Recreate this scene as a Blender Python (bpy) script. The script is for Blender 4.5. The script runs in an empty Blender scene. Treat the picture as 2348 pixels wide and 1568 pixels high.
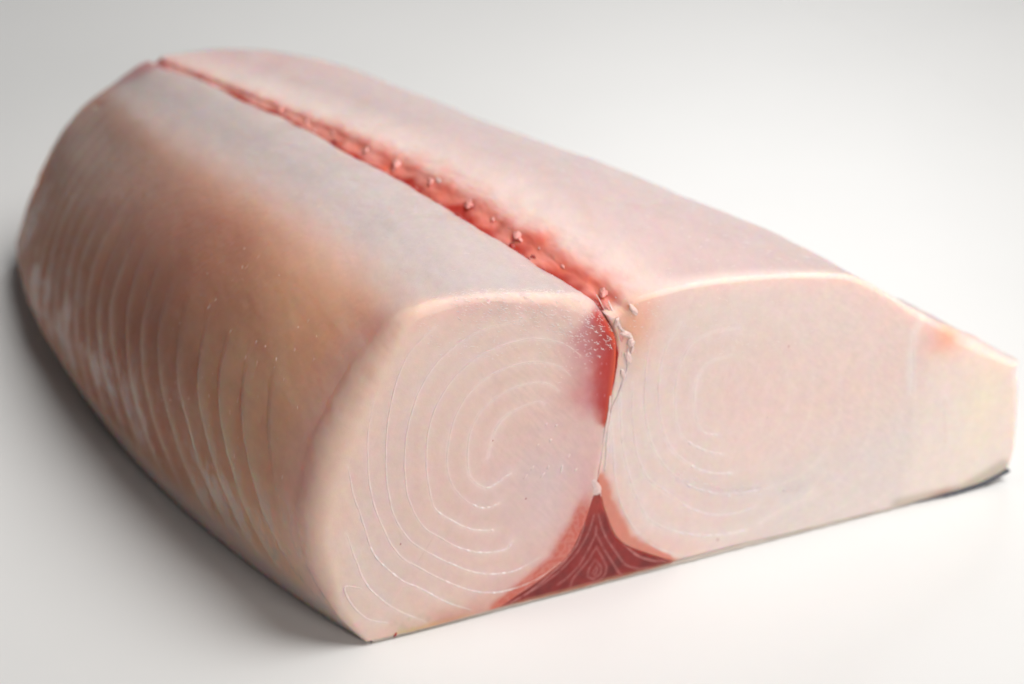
import bpy, math
import numpy as np
from mathutils import Vector

# ------------------------------------------------------------------ camera, light, exposure
scene = bpy.context.scene
scene.render.engine = 'CYCLES'
scene.cycles.use_denoising = True
scene.cycles.max_bounces = 10
scene.view_settings.view_transform = 'Standard'
scene.view_settings.look = 'None'
scene.view_settings.gamma = 1.0
scene.view_settings.exposure = 0.0
scene.view_settings.use_curve_mapping = False

PITCH, FOCAL, HEIGHT = 33.0, 70.0, 0.33
cam_data = bpy.data.cameras.new('camera')
cam = bpy.data.objects.new('camera', cam_data)
scene.collection.objects.link(cam)
cam.location = (0, 0, HEIGHT)
cam.rotation_euler = (math.radians(90 - PITCH), 0, 0)
cam_data.lens, cam_data.sensor_width, cam_data.sensor_fit = FOCAL, 36.0, 'HORIZONTAL'
cam_data.clip_start, cam_data.clip_end = 0.01, 20
cam_data.dof.use_dof = True
cam_data.dof.focus_distance = 0.458
cam_data.dof.aperture_fstop = 9.5
cam_data.dof.aperture_blades = 9
scene.camera = cam

world = bpy.data.worlds.new('World')
scene.world = world
world.use_nodes = True
bg = world.node_tree.nodes['Background']
bg.inputs[0].default_value = (0.93, 0.97, 1.0, 1)
bg.inputs[1].default_value = 0.05


def area_light(name, loc, target, size, power, color, spread=180):
    ld = bpy.data.lights.new(name, 'AREA')
    ld.shape = 'DISK'
    ld.size, ld.energy, ld.color = size, power, color
    ld.spread = math.radians(spread)
    lo = bpy.data.objects.new(name, ld)
    lo.location = loc
    d = Vector(target) - Vector(loc)
    lo.rotation_euler = d.to_track_quat('-Z', 'Y').to_euler()
    scene.collection.objects.link(lo)


area_light('softbox', (0.66, -0.42, 0.38), (0.08, 0.42, 0.04), 0.40, 1.9, (1.0, 0.972, 0.95), 110)
area_light('ceiling_panel', (0.36, 0.44, 0.85), (-0.03, 0.53, 0.0), 0.62, 2.5, (1.0, 0.99, 0.975), 88)
area_light('window_panel', (0.20, 1.42, 0.64), (0.04, 0.50, 0.05), 0.50, 1.7, (0.97, 0.985, 1.0), 160)

# ------------------------------------------------------------------ photograph pixels -> places
PW, PH = 2347.0, 1568.0          # pixel frame the tracing below is given in
_t = math.radians(PITCH)
CAM = np.array([0, 0, HEIGHT])
FW = np.array([0, math.cos(_t), -math.sin(_t)])
UP = np.array([0, math.sin(_t), math.cos(_t)])
RT = np.array([1.0, 0, 0])


def ray(p):
    return FW + (p[0] - PW / 2) / PW * 36 / FOCAL * RT - (p[1] - PH / 2) / PW * 36 / FOCAL * UP


def on_plane(p, P0, nrm):
    d = ray(p)
    return CAM + np.dot(P0 - CAM, nrm) / np.dot(d, nrm) * d


ZUP = np.array([0, 0, 1.0])
A0 = on_plane((850, 1480), np.zeros(3), ZUP)          # near corner of the fillet on the table
B0 = on_plane((2125, 1152), np.zeros(3), ZUP)
EX = (B0 - A0) / np.linalg.norm(B0 - A0)              # along the cut face
NX = np.array([-EX[1], EX[0], 0])                     # along the length of the fillet
LEN = 0.218
LEAN = math.radians(6)
FACE_N = NX * math.cos(LEAN) - ZUP * math.sin(LEAN)
LIFT = 0.0008


def face(p):
    """pixel on the cut face -> (e, z) on the cut face"""
    X = on_plane(p, A0 + ZUP * LIFT, FACE_N)
    return (np.dot(X - A0, EX), X[2] - LIFT)


def fpts(L):
    return np.array([face(p) for p in L])


def crop(x0, y0, s, L):
    """pixels of an enlarged crop of the photograph -> tracing frame"""
    k = PW / 3840.0
    return [((x0 + x / s) * k, (y0 + y / s) * k) for x, y in L]


def to_world(e, n, z):
    n2 = n + z * math.tan(LEAN) * (1 - n / LEN)
    return A0 + e[..., None] * EX + n2[..., None] * NX + (z + LIFT)[..., None] * ZUP


# ------------------------------------------------------------------ noise
_rng = np.random.default_rng(7)
_perm = np.tile(_rng.permutation(256), 3)
_grad = _rng.normal(size=(256, 3))
_grad /= np.linalg.norm(_grad, axis=1)[:, None]


def perlin(P):
    P = np.asarray(P, float)
    i = np.floor(P).astype(int)
    f = P - i
    i &= 255
    u = f * f * f * (f * (f * 6 - 15) + 10)
    out = 0
    for dx in (0, 1):
        for dy in (0, 1):
            for dz in (0, 1):
                h = _perm[_perm[_perm[i[..., 0] + dx] + i[..., 1] + dy] + i[..., 2] + dz]
                d = f - np.array([dx, dy, dz])
                g = (d * _grad[h]).sum(-1)
                w = np.abs(1 - dx - u[..., 0]) * np.abs(1 - dy - u[..., 1]) * np.abs(1 - dz - u[..., 2])
                out = out + g * w
    return out


def fbm(P, octs=3):
    s, a = 0, 1.0
    for k in range(octs):
        s = s + a * perlin(np.asarray(P) * 2 ** k + 17.3 * k)
        a *= 0.5
    return s


def sstep(a, b, x):
    t = np.clip((x - a) / (b - a), 0, 1)
    return t * t * (3 - 2 * t)


def mixc(c, col, w):
    return c * (1 - w[..., None]) + np.array(col) * w[..., None]


def dist_poly(Q, L, want_t=False):
    """distance of points Q (..., 2) to polyline L"""
    best = np.full(Q.shape[:-1], 1e9)
    bt = np.zeros(Q.shape[:-1])
    for k in range(len(L) - 1):
        a, b = L[k], L[k + 1]
        ab = b - a
        t = np.clip(((Q - a) @ ab) / (ab @ ab + 1e-12), 0, 1)
        d = np.linalg.norm(Q - a - t[..., None] * ab, axis=-1)
        m = d < best
        best = np.where(m, d, best)
        bt = np.where(m, (k + t) / (len(L) - 1), bt)
    return (best, bt) if want_t else best


# ------------------------------------------------------------------ materials
def new_mat(name):
    m = bpy.data.materials.new(name)
    m.use_nodes = True
    nt = m.node_tree
    return m, nt, nt.nodes['Principled BSDF']


def noise_node(nt, scale, detail=3, rough=0.55, vec=None):
    n = nt.nodes.new('ShaderNodeTexNoise')
    n.inputs['Scale'].default_value = scale
    n.inputs['Detail'].default_value = detail
    n.inputs['Roughness'].default_value = rough
    if vec is not None:
        nt.links.new(vec, n.inputs['Vector'])
    return n


def flesh_material(name, radius, scale, rough=0.36, coat=0.5, attr=True, color=(0.8, 0.6, 0.55),
                   bump=0.35, grain=900, weight=1.0, vary=0.10, depth=False):
    m, nt, b = new_mat(name)
    L = nt.links.new
    tc = nt.nodes.new('ShaderNodeTexCoord')
    mp = nt.nodes.new('ShaderNodeMapping')
    mp.inputs['Rotation'].default_value = (0.2, 0.1, 0.37)
    mp.inputs['Scale'].default_value = (1.0, 0.45, 1.0)
    L(tc.outputs['Object'], mp.inputs['Vector'])
    if attr:
        at = nt.nodes.new('ShaderNodeAttribute')
        at.attribute_name = 'tint'
        base = at.outputs['Color']
    else:
        rgb = nt.nodes.new('ShaderNodeRGB')
        rgb.outputs[0].default_value = (*color, 1)
        base = rgb.outputs[0]
    n1 = noise_node(nt, 420, 4, 0.6, mp.outputs['Vector'])
    mr = nt.nodes.new('ShaderNodeMapRange')
    mr.inputs['From Min'].default_value, mr.inputs['From Max'].default_value = 0.3, 0.7
    mr.inputs['To Min'].default_value, mr.inputs['To Max'].default_value = 1 - vary, 1 + vary * 0.6
    L(n1.outputs['Fac'], mr.inputs['Value'])
    mul = nt.nodes.new('ShaderNodeVectorMath')
    mul.operation = 'SCALE'
    L(base, mul.inputs[0])
    L(mr.outputs['Result'], mul.inputs['Scale'])
    L(mul.outputs['Vector'], b.inputs['Base Color'])
    b.inputs['Subsurface Weight'].default_value = weight
    b.inputs['Subsurface Radius'].default_value = radius
    b.inputs['Subsurface Scale'].default_value = scale
    if depth:
        ad = nt.nodes.new('ShaderNodeAttribute')
        ad.attribute_name = 'depth'
        L(ad.outputs['Fac'], b.inputs['Subsurface Scale'])
        aw = nt.nodes.new('ShaderNodeAttribute')
        aw.attribute_name = 'wet'
        L(aw.outputs['Fac'], b.inputs['Coat Weight'])
        b.inputs['Specular IOR Level'].default_value = 0.22
    b.inputs['Subsurface Anisotropy'].default_value = 0.3
    b.inputs['IOR'].default_value = 1.4
    n2 = noise_node(nt, grain, 3, 0.6, mp.outputs['Vector'])
    n3 = noise_node(nt, grain * 2.6, 2, 0.5, tc.outputs['Object'])
    add = nt.nodes.new('ShaderNodeMath')
    add.operation = 'ADD'
    L(n2.outputs['Fac'], add.inputs[0])
    L(n3.outputs['Fac'], add.inputs[1])
    bp = nt.nodes.new('ShaderNodeBump')
    bp.inputs['Strength'].default_value = bump
    bp.inputs['Distance'].default_value = 0.0006
    L(add.outputs[0], bp.inputs['Height'])
    L(bp.outputs['Normal'], b.inputs['Normal'])
    rr = nt.nodes.new('ShaderNodeMapRange')
    rr.inputs['From Min'].default_value, rr.inputs['From Max'].default_value = 0.35, 0.65
    rr.inputs['To Min'].default_value, rr.inputs['To Max'].default_value = rough - 0.1, rough + 0.14
    n4 = noise_node(nt, 160, 3, 0.6, tc.outputs['Object'])
    L(n4.outputs['Fac'], rr.inputs['Value'])
    L(rr.outputs['Result'], b.inputs['Roughness'])
    b.inputs['Coat Weight'].default_value = coat
    b.inputs['Coat Roughness'].default_value = 0.07
    bp2 = nt.nodes.new('ShaderNodeBump')
    bp2.inputs['Strength'].default_value = min(1.0, 0.2 + bump * 4)
    bp2.inputs['Distance'].default_value = 0.0006
    L(add.outputs[0], bp2.inputs['Height'])
    L(bp2.outputs['Normal'], b.inputs['Coat Normal'])
    return m


M_FLESH = flesh_material('raw_flesh', (1.0, 0.30, 0.12), 0.010, depth=True, coat=0.55, bump=0.06, vary=0.035, rough=0.48, grain=1000)
M_DARK = flesh_material('dark_muscle', (1.0, 0.25, 0.2), 0.0015, rough=0.5, coat=0.18, bump=0.2, vary=0.2)
M_MEMB = flesh_material('membrane', (1.0, 0.6, 0.5), 0.003, rough=0.22, coat=1.0, attr=False,
                        color=(0.87, 0.70, 0.64), bump=0.25, grain=1400, weight=0.0)
M_GLINT = flesh_material('glint_pale', (1.0, 0.8, 0.7), 0.0005, rough=0.15, coat=1.0, attr=False,
                         color=(0.92, 0.82, 0.78), bump=0.1, grain=1400, weight=0.0)  # near-white, for the parts that stand in for wet glints
M_MEMB_RED = flesh_material('membrane_red', (1.0, 0.5, 0.4), 0.001, rough=0.4, coat=0.3, attr=False,
                            color=(0.56, 0.20, 0.18), bump=0.5, weight=0.0)
M_TISSUE = flesh_material('connective_tissue', (1.0, 0.8, 0.7), 0.0007, rough=0.26, coat=1.0, attr=False,
                          color=(0.84, 0.60, 0.56), bump=0.3, grain=700, weight=0.6)
M_STUB = flesh_material('bone_stub', (1.0, 0.8, 0.7), 0.0007, rough=0.25, coat=1.0, attr=False,
                        color=(0.80, 0.34, 0.30), bump=0.2, grain=700, weight=0.6)
M_CLOT = flesh_material('blood', (1.0, 0.15, 0.1), 0.0005, rough=0.22, coat=0.8, attr=False,
                        color=(0.42, 0.030, 0.022), bump=0.6, grain=500, vary=0.3, weight=0.0)
M_SKIN, _nt, _b = new_mat('fish_skin')
_b.inputs['Base Color'].default_value = (0.05, 0.052, 0.068, 1)
_b.inputs['Roughness'].default_value = 0.35
_at = _nt.nodes.new('ShaderNodeAttribute')
_at.attribute_name = 'tint'
_nt.links.new(_at.outputs['Color'], _b.inputs['Base Color'])

M_TABLE, _nt, _b = new_mat('white_board')
_tc = _nt.nodes.new('ShaderNodeTexCoord')
_n = noise_node(_nt, 9, 5, 0.6, _tc.outputs['Object'])
_cr = _nt.nodes.new('ShaderNodeValToRGB')
_cr.color_ramp.elements[0].position, _cr.color_ramp.elements[1].position = 0.3, 0.7
_cr.color_ramp.elements[0].color = (0.745, 0.738, 0.725, 1)
_cr.color_ramp.elements[1].color = (0.765, 0.758, 0.745, 1)
_nt.links.new(_n.outputs['Fac'], _cr.inputs['Fac'])
_nt.links.new(_cr.outputs['Color'], _b.inputs['Base Color'])
_b.inputs['Roughness'].default_value = 0.30
_b.inputs['Specular IOR Level'].default_value = 0.22

# ------------------------------------------------------------------ mesh helpers
COL = scene.collection


def grid_mesh(name, V, faces, mat, parent, tint=None, smooth=True, depth=None, wet=None):
    me = bpy.data.meshes.new(name)
    nv, nf = len(V), len(faces)
    me.vertices.add(nv)
    me.vertices.foreach_set('co', V.astype(np.float32).ravel())
    me.loops.add(nf * 4)
    me.loops.foreach_set('vertex_index', faces.astype(np.int32).ravel())
    me.polygons.add(nf)
    me.polygons.foreach_set('loop_start', np.arange(0, nf * 4, 4, dtype=np.int32))
    me.polygons.foreach_set('use_smooth', np.full(nf, smooth))
    me.update(calc_edges=True)
    if tint is not None:
        a = me.attributes.new('tint', 'FLOAT_COLOR', 'POINT')
        a.data.foreach_set('color', np.c_[np.clip(tint, 0.005, 0.95), np.ones(nv)].astype(np.float32).ravel())
    for an, av in (('depth', depth), ('wet', wet)):
        if av is not None:
            a = me.attributes.new(an, 'FLOAT', 'POINT')
            a.data.foreach_set('value', av.astype(np.float32).ravel())
    me.materials.append(mat)
    ob = bpy.data.objects.new(name, me)
    COL.objects.link(ob)
    ob.parent = parent
    return ob


def wrap_faces(rows, cols, flip=False):
    r, c = np.meshgrid(np.arange(rows - 1), np.arange(cols), indexing='ij')
    c2 = (c + 1) % cols
    f = np.stack([r * cols + c, r * cols + c2, (r + 1) * cols + c2, (r + 1) * cols + c], -1).reshape(-1, 4)
    return f[:, ::-1] if flip else f


def cr_weights(npts, ns):
    """Catmull-Rom sample matrix for an open chain of npts points, ns samples, last point left out"""
    x = np.linspace(0, npts - 1, ns, endpoint=False)
    M = np.zeros((ns, npts))
    for r, v in enumerate(x):
        i = min(int(v), npts - 2)
        t = v - i
        w = (-.5 * t + t * t - .5 * t ** 3, 1 - 2.5 * t * t + 1.5 * t ** 3,
             .5 * t + 2 * t * t - 1.5 * t ** 3, -.5 * t * t + .5 * t ** 3)
        for k, wk in zip((i - 1, i, i + 1, i + 2), w):
            M[r, min(max(k, 0), npts - 1)] += wk
    return M


def loop_matrix(npts, chains):
    rows = []
    for idx, ns in chains:
        W = cr_weights(len(idx), ns)
        M = np.zeros((ns, npts))
        for k, j in enumerate(idx):
            M[:, j % npts] += W[:, k]
        rows.append(M)
    return np.vstack(rows)


KEYS = np.array([0, .065, .13, LEN])


def key_weights(n):
    n = np.asarray(n, float)
    W = []
    for i in range(4):
        w = np.ones_like(n)
        for j in range(4):
            if j != i:
                w = w * (n - KEYS[j]) / (KEYS[i] - KEYS[j])
        W.append(w)
    return np.stack(W, -1)


def wobble(n):
    n = np.asarray(n, float)
    return .0014 * fbm(np.stack([n * 60, 0 * n, 0 * n + 7.7], -1), 3) * sstep(.004, .02, n)


class Lobe:
    """a length of muscle: its cross-section is given at four places, the near end is a cut face with rounded rim"""

    def __init__(self, secs, chains, R, centre, cap=190, rim=22, body=330, n_off=0.0, wob=()):
        K = np.array(secs)                          # 4, pts, 2
        npts = K.shape[1]
        M = loop_matrix(npts, chains)
        S = np.einsum('tp,kpc->ktc', M, K)          # 4, T, 2
        T = S.shape[1]
        R = M @ np.array(R)
        R = R * (1 + .45 * np.clip(fbm(np.c_[np.arange(len(R)) * .035, 0 * R, 0 * R + 2], 3), -.8, 1))
        # anchor number as a coordinate round the section
        self.arc = np.concatenate([cr_weights(len(i), k) @ np.where((np.arange(len(i)) > 0) & (np.array(list(i)) == 0), npts, list(i)) for i, k in chains])
        wv = np.zeros(npts)
        for i_, w_ in wob:
            wv[i_] = w_
        wv = M @ wv

        def sec(n):                                 # n: (..., T)
            q = np.einsum('...tk,ktc->...tc', key_weights(n), S)
            q[..., 0] += wv * wobble(n)
            return q
        c = np.array(centre)
        b = sec(R)                                  # rim line
        d = np.linalg.norm(b - c, axis=1)
        u = (b - c) / d[:, None]
        E, Z, Nn, kind = [], [], [], []
        for f in np.linspace(0.004, 1, cap):
            q = c + u * ((d - R) * f)[:, None]
            E.append(q[:, 0]); Z.append(q[:, 1]); Nn.append(np.zeros(T)); kind.append(0)
        for ph in np.linspace(0, math.pi / 2, rim + 1)[1:]:
            q = c + u * (d - R + R * math.sin(ph))[:, None]
            E.append(q[:, 0]); Z.append(q[:, 1]); Nn.append(R * (1 - math.cos(ph))); kind.append(1)
        for s in np.linspace(0, 1, body)[1:]:
            n = R + (LEN - R) * s
            q = sec(n)
            E.append(q[:, 0]); Z.append(q[:, 1]); Nn.append(n); kind.append(2)
        cb = sec(np.full(T, LEN)).mean(0)
        qe = sec(np.full(T, LEN))
        for f in np.linspace(1, 0.01, 10)[1:]:
            q = cb + (qe - cb) * f
            E.append(q[:, 0]); Z.append(q[:, 1]); Nn.append(np.full(T, LEN + 0.002 * (1 - f))); kind.append(3)
        self.E, self.Z, self.N = np.array(E), np.array(Z), np.array(Nn) + n_off
        self.kind = np.array(kind)[:, None] * np.ones((1, T))
        self.rows, self.T = self.E.shape
        self.ncap = cap
        self.P = to_world(self.E, self.N, self.Z)
        self.A = np.broadcast_to(self.arc, self.E.shape)
        self.update_normals()

    def update_normals(self):
        P = self.P
        du = np.roll(P, -1, 1) - np.roll(P, 1, 1)
        dv = np.gradient(P, axis=0)
        nr = np.cross(du, dv)
        L = np.linalg.norm(nr, axis=-1, keepdims=True)
        nr = nr / np.maximum(L, 1e-14)
        # outwards: the cut face looks towards -NX
        if (nr[self.ncap // 2] @ NX).mean() > 0:
            nr = -nr
        self.Nrm = nr

    def displace(self, amount):
        self.P = self.P + self.Nrm * amount[..., None]
        low = np.minimum(self.P[..., 2], 10)
        self.P[..., 2] = np.maximum(low, 0.0007)

    def build(self, name, mat, parent, tint, depth=None, wet=None):
        self.update_normals()
        f = wrap_faces(self.rows, self.T)
        V = self.P.reshape(-1, 3)
        q = f[(self.ncap // 2) * self.T]
        nn = np.cross(V[q[1]] - V[q[0]], V[q[2]] - V[q[1]])
        if nn @ NX > 0:
            f = f[:, ::-1]
        # drop a degenerate orientation risk: one consistent winding all round
        return grid_mesh(name, V, f, mat, parent, tint.reshape(-1, 3), depth=depth, wet=wet)

    def on_surface(self, Q):
        """(e, z) points on the cut face -> world position and normal"""
        k = self.ncap + 22
        e, z = self.E[:k:1].ravel(), self.Z[:k:1].ravel()
        P, Nr = self.P[:k].reshape(-1, 3), self.Nrm[:k].reshape(-1, 3)
        pos, nor = [], []
        for q in Q:
            i = np.argpartition((e - q[0]) ** 2 + (z - q[1]) ** 2, 4)[:4]
            w = 1 / (np.hypot(e[i] - q[0], z[i] - q[1]) + 1e-6)
            w /= w.sum()
            depth = (self.N[:k].ravel()[i] * w).sum()
            base = to_world(np.array(q[0]), np.array(depth), np.array(q[1]))
            nn = (Nr[i] * w[:, None]).sum(0)
            off = ((P[i] - to_world(e[i], self.N[:k].ravel()[i], z[i])) * w[:, None]).sum(0)
            pos.append(base + off); nor.append(nn / np.linalg.norm(nn))
        return np.array(pos), np.array(nor)


def smooth_poly(L, step):
    L = np.asarray(L, float)
    n = max(4, int(np.linalg.norm(np.diff(L, axis=0), axis=1).sum() / step))
    M = cr_weights(len(L), n)
    return np.vstack([M @ L, L[-1:]])


def bake_rings(C, lobe, Q, fq, rings, col, core, halo, big):
    """pale connective tissue either side of each membrane, a shade of the flesh itself"""
    k = lobe.ncap + 22
    q, f, g = Q[:k], fq[:k], big[:k]
    for j, L in enumerate(rings):
        d = dist_poly(q, smooth_poly(L, .0022)) + .00025 * g
        fade = .55 + .6 * np.clip(fbm(np.stack([q[..., 0] * 55, q[..., 1] * 55, 0 * g + j], -1), 2) + .4, 0, 1)
        w = f * fade * ((1 - sstep(.0001, .0008, d)) * core + (1 - sstep(.0003, .0034, d)) * halo)
        C[:k] = mixc(C[:k], col, np.clip(w, 0, 1))


def tube(name, pos, nor, rad, mat, parent, flat=0.5, sides=8, rough=0.0, seed=0.0, sink=0.0):
    """a tapering strand lying on a surface; rad is an array, flat the height to width ratio"""
    tan = np.gradient(pos, axis=0)
    tan /= np.linalg.norm(tan, axis=1)[:, None] + 1e-12
    side = np.cross(tan, nor)
    side /= np.linalg.norm(side, axis=1)[:, None] + 1e-12
    a = np.linspace(0, 2 * math.pi, sides, endpoint=False)
    r = rad[:, None] * np.ones((1, sides))
    V = (pos[:, None] - nor[:, None] * sink
         + side[:, None] * (np.cos(a) * r)[..., None] + nor[:, None] * (np.sin(a) * r * flat)[..., None])
    if rough:
        V = V + nor[:, None] * (fbm(V / (rough * 3) + seed) * rough)[..., None] * 1.0
    n = len(pos)
    f = wrap_faces(n, sides)
    V = np.vstack([V.reshape(-1, 3), pos[0], pos[-1]])
    cap0 = np.array([[n * sides, k, (k + 1) % sides, (k + 1) % sides] for k in range(sides)])
    me = bpy.data.meshes.new(name)
    polys = [tuple(q) for q in f]
    for k in range(sides):
        polys.append((n * sides, (k + 1) % sides, k))
        polys.append((n * sides + 1, (n - 1) * sides + k, (n - 1) * sides + (k + 1) % sides))
    me.from_pydata([tuple(v) for v in V], [], polys)
    me.polygons.foreach_set('use_smooth', np.ones(len(polys), bool))
    me.materials.append(mat)
    me.validate()
    # outward winding
    import bmesh
    bm = bmesh.new(); bm.from_mesh(me)
    bmesh.ops.recalc_face_normals(bm, faces=bm.faces)
    bm.to_mesh(me); bm.free()
    ob = bpy.data.objects.new(name, me)
    COL.objects.link(ob)
    ob.parent = parent
    return ob


def lump(name, centre, axes, radii, mat, parent, seed, rough=0.35, point=0.0, subdiv=4):
    """an irregular scrap of tissue; axes is a 3x3 basis, the third axis stands off the surface"""
    import bmesh
    bm = bmesh.new()
    bmesh.ops.create_icosphere(bm, subdivisions=subdiv, radius=1.0)
    V = np.array([v.co[:] for v in bm.verts])
    s = 1 + rough * fbm(V * 1.15 + seed * 5.1, 2)
    k = np.where(V[:, 2] > 0, 1 - point * V[:, 2], 1)
    W = V * s[:, None]
    W[:, 0] *= k; W[:, 1] *= k
    W = W * np.array(radii)
    W = centre + W @ np.array(axes)
    for v, w in zip(bm.verts, W):
        v.co = w
    for f in bm.faces:
        f.smooth = True
    me = bpy.data.meshes.new(name)
    bm.to_mesh(me); bm.free()
    me.materials.append(mat)
    ob = bpy.data.objects.new(name, me)
    COL.objects.link(ob)
    ob.parent = parent
    return ob


# ------------------------------------------------------------------ the table
tv = np.array([[-2, -2, 0], [2, -2, 0], [2, 3, 0], [-2, 3, 0]], float)
table = grid_mesh('table_surface', tv, np.array([[0, 1, 2, 3]]), M_TABLE, None)
table['kind'] = 'structure'
table['label'] = 'plain smooth white table surface under the fish fillet'

# ------------------------------------------------------------------ the fillet
fillet = bpy.data.objects.new('fish_fillet', None)
fillet.empty_display_size = 0.02
COL.objects.link(fillet)
fillet['label'] = 'thick block of raw pale pink fish fillet lying skin down on white table'
fillet['category'] = 'fish fillet'

# --- cross-sections (e, z): cut face traced, the others from the outline of the far end and the foot of the left side
wed_apex, wed_lm, wed_l2, wed_lb = (1372, 1100), (1342, 1203), (1288, 1294), (1148, 1387)
fD = fpts([(848, 1480), (775, 1400), (722, 1260), (745, 1100), (800, 960), (865, 820), (930, 725), (1080, 682),
           (1250, 678), (1360, 690), (1398, 725), (1419, 790), (1402, 930), wed_apex, wed_lm, wed_l2, wed_lb, (970, 1437)])
fD[[0, 17], 1] = 0; fD[16, 1] = 0.0006


def inner(ec, zc, k, eb):
    """hidden inner points of the left half behind the cut face"""
    return [(ec + .002 * k, zc - .008 * k), (ec, zc - .025 * k), (ec - .0045 * k, zc - .045 * k),
            (ec - .010 * k, .021 * k), (ec - .018 * k, .0095 * k), (ec - .036 * k, .0006), (ec - .05 * k, 0)]


D = [fD,
     [(-.029, 0), (-.0308, .012), (-.0318, .030), (-.0292, .050), (-.0195, .067), (-.0068, .078), (.008, .083), (.022, .084),
      (.035, .0825), (.041, .0805), (.0435, .0772)] + inner(.0435, .0772, .95, 0),
     [(-.0445, 0), (-.047, .010), (-.046, .026), (-.040, .044), (-.030, .058), (-.018, .068), (-.006, .074), (.008, .0765),
      (.018, .0765), (.0235, .0752), (.0258, .0725)] + inner(.0258, .0725, .88, 0),
     [(-.048, 0), (-.0485, .006), (-.0455, .015), (-.039, .028), (-.031, .0415), (-.022, .050), (-.013, .056), (-.007, .0595),
      (-.003, .0615), (0, .062), (.001, .060)] + inner(.001, .060, .72, 0)]
wed_r1, wed_r2, wed_rb = (1391, 1180), (1431, 1248), (1545, 1289)
fB = fpts([(1398, 725), (1432, 715), (1465, 690), (1600, 655), (1750, 637), (1900, 632), (1990, 648), (2118, 724), (2240, 780),
           (2362, 838), (2350, 962), (2316, 1078), (2205, 1137), (1900, 1208), wed_rb, wed_r2, wed_r1, wed_apex, (1402, 930), (1419, 790)])
fB[[12, 13], 1] = 0; fB[14, 1] = 0.0006


def innerB(ec, zc, k):
    return [(ec + .022 * k, .0006), (ec + .004 * k, .0125 * k), (ec - .003 * k, .022 * k), (ec - .0045 * k, zc - .045 * k),
            (ec, zc - .025 * k), (ec + .002 * k, zc - .008 * k)]


Bl = [fB,
      [(.0435, .0775), (.0475, .0790), (.053, .0815), (.070, .0825), (.09, .077), (.112, .0675), (.124, .061), (.138, .050),
       (.152, .041), (.166, .03), (.168, .018), (.162, .004), (.15, 0), (.1, 0)] + innerB(.0435, .076, .95),
      [(.0258, .0728), (.029, .0740), (.033, .0755), (.05, .0745), (.07, .069), (.092, .0595), (.104, .053), (.117, .044),
       (.13, .035), (.143, .025), (.145, .014), (.14, .003), (.13, 0), (.08, 0)] + innerB(.0258, .0715, .88),
      [(.001, .060), (.003, .0613), (.006, .0625), (.022, .0622), (.043, .0575), (.064, .049), (.076, .042), (.088, .033),
       (.1, .025), (.11, .017), (.112, .01), (.108, .002), (.1, 0), (.05, 0)] + innerB(.001, .060, .72)]

Wd = [np.array([fD[13], fD[14], fD[15], fD[16], (.055, .0), fB[14], fB[15], fB[16]])]
for k in (1, 2, 3):
    d, b = np.array(D[k]), np.array(Bl[k])
    Wd.append(np.array([d[13], d[14], d[15], d[16], ((d[16][0] + b[14][0]) / 2, 0), b[14], b[15], b[16]]))

mm = 0.001
# ---- traced features of the cut face
Z1 = lambda L: fpts(crop(1100, 900, .98, L))
Z2 = lambda L: fpts(crop(2000, 900, 1.12, L))
Z7 = lambda L: fpts(crop(1700, 1700, 2.24, L))
rings_left = [Z1(L) for L in (
    [(715, 800), (725, 755), (745, 690), (790, 640), (850, 610), (905, 592), (925, 605)],
    [(800, 858), (760, 886), (720, 910), (690, 905), (650, 870), (640, 800), (650, 710), (690, 630), (760, 570), (850, 530), (930, 525), (978, 558)],
    [(755, 968), (700, 986), (640, 960), (590, 910), (565, 830), (575, 720), (610, 620), (680, 530), (780, 470), (880, 448), (970, 462), (1022, 502)],
    [(735, 1068), (660, 1065), (590, 1035), (520, 985), (495, 890), (489, 780), (500, 690), (530, 600), (590, 510), (680, 430), (790, 380), (900, 362), (1000, 385), (1062, 430)],
    [(805, 1108), (780, 1138), (700, 1150), (620, 1135), (540, 1095), (475, 1050), (430, 970), (412, 880), (412, 760), (430, 650), (470, 540), (530, 450), (620, 372), (720, 322), (840, 296)],
    [(905, 1168), (820, 1214), (740, 1228), (660, 1220), (570, 1185), (490, 1145), (420, 1095), (370, 1010), (345, 900), (340, 780), (350, 650), (380, 520), (430, 410), (520, 320)],
    [(1012, 1165), (900, 1245), (800, 1285), (720, 1297), (640, 1285), (540, 1245), (460, 1202), (385, 1155), (330, 1060), (290, 950), (275, 830), (275, 710), (295, 590)],
    [(660, 1363), (560, 1330), (470, 1282), (390, 1245), (300, 1160), (260, 1050), (220, 930), (200, 830)],
    [(492, 1405), (390, 1365), (310, 1310), (265, 1258), (230, 1180), (195, 1080)],
    [(348, 1408), (275, 1395), (222, 1350), (190, 1295), (196, 1272), (252, 1284)])]
rings_right = [Z2(L) for L in (
    [(775, 826), (710, 805), (682, 710), (690, 600), (740, 522), (835, 490)],
    [(800, 905), (740, 895), (650, 850), (610, 790), (600, 680), (610, 570), (660, 450), (760, 390), (865, 375)],
    [(835, 985), (760, 985), (680, 960), (590, 890), (550, 800), (530, 690), (535, 560), (560, 460), (625, 350)],
    [(1000, 1045), (930, 1060), (860, 1070), (740, 1066), (640, 1025), (560, 960), (510, 880), (480, 780), (470, 660), (480, 520), (500, 420)],
    [(935, 1128), (850, 1155), (750, 1160), (660, 1130), (560, 1065), (480, 1000), (440, 900), (420, 760), (420, 600)],
    [(900, 1225), (800, 1245), (700, 1248), (600, 1230), (510, 1195), (465, 1145), (420, 1040), (390, 930), (372, 800), (368, 650)],
    [(330, 760), (338, 860), (345, 980), (365, 1090), (410, 1190), (480, 1270), (560, 1315), (680, 1340), (800, 1320)],
    [(1170, 1062), (1120, 1100), (1020, 1150), (960, 1195)],
    [(1605, 390), (1600, 480), (1606, 570), (1598, 640), (1612, 665)],
    [(1730, 640), (1728, 740), (1738, 830), (1722, 900)])]
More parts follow.
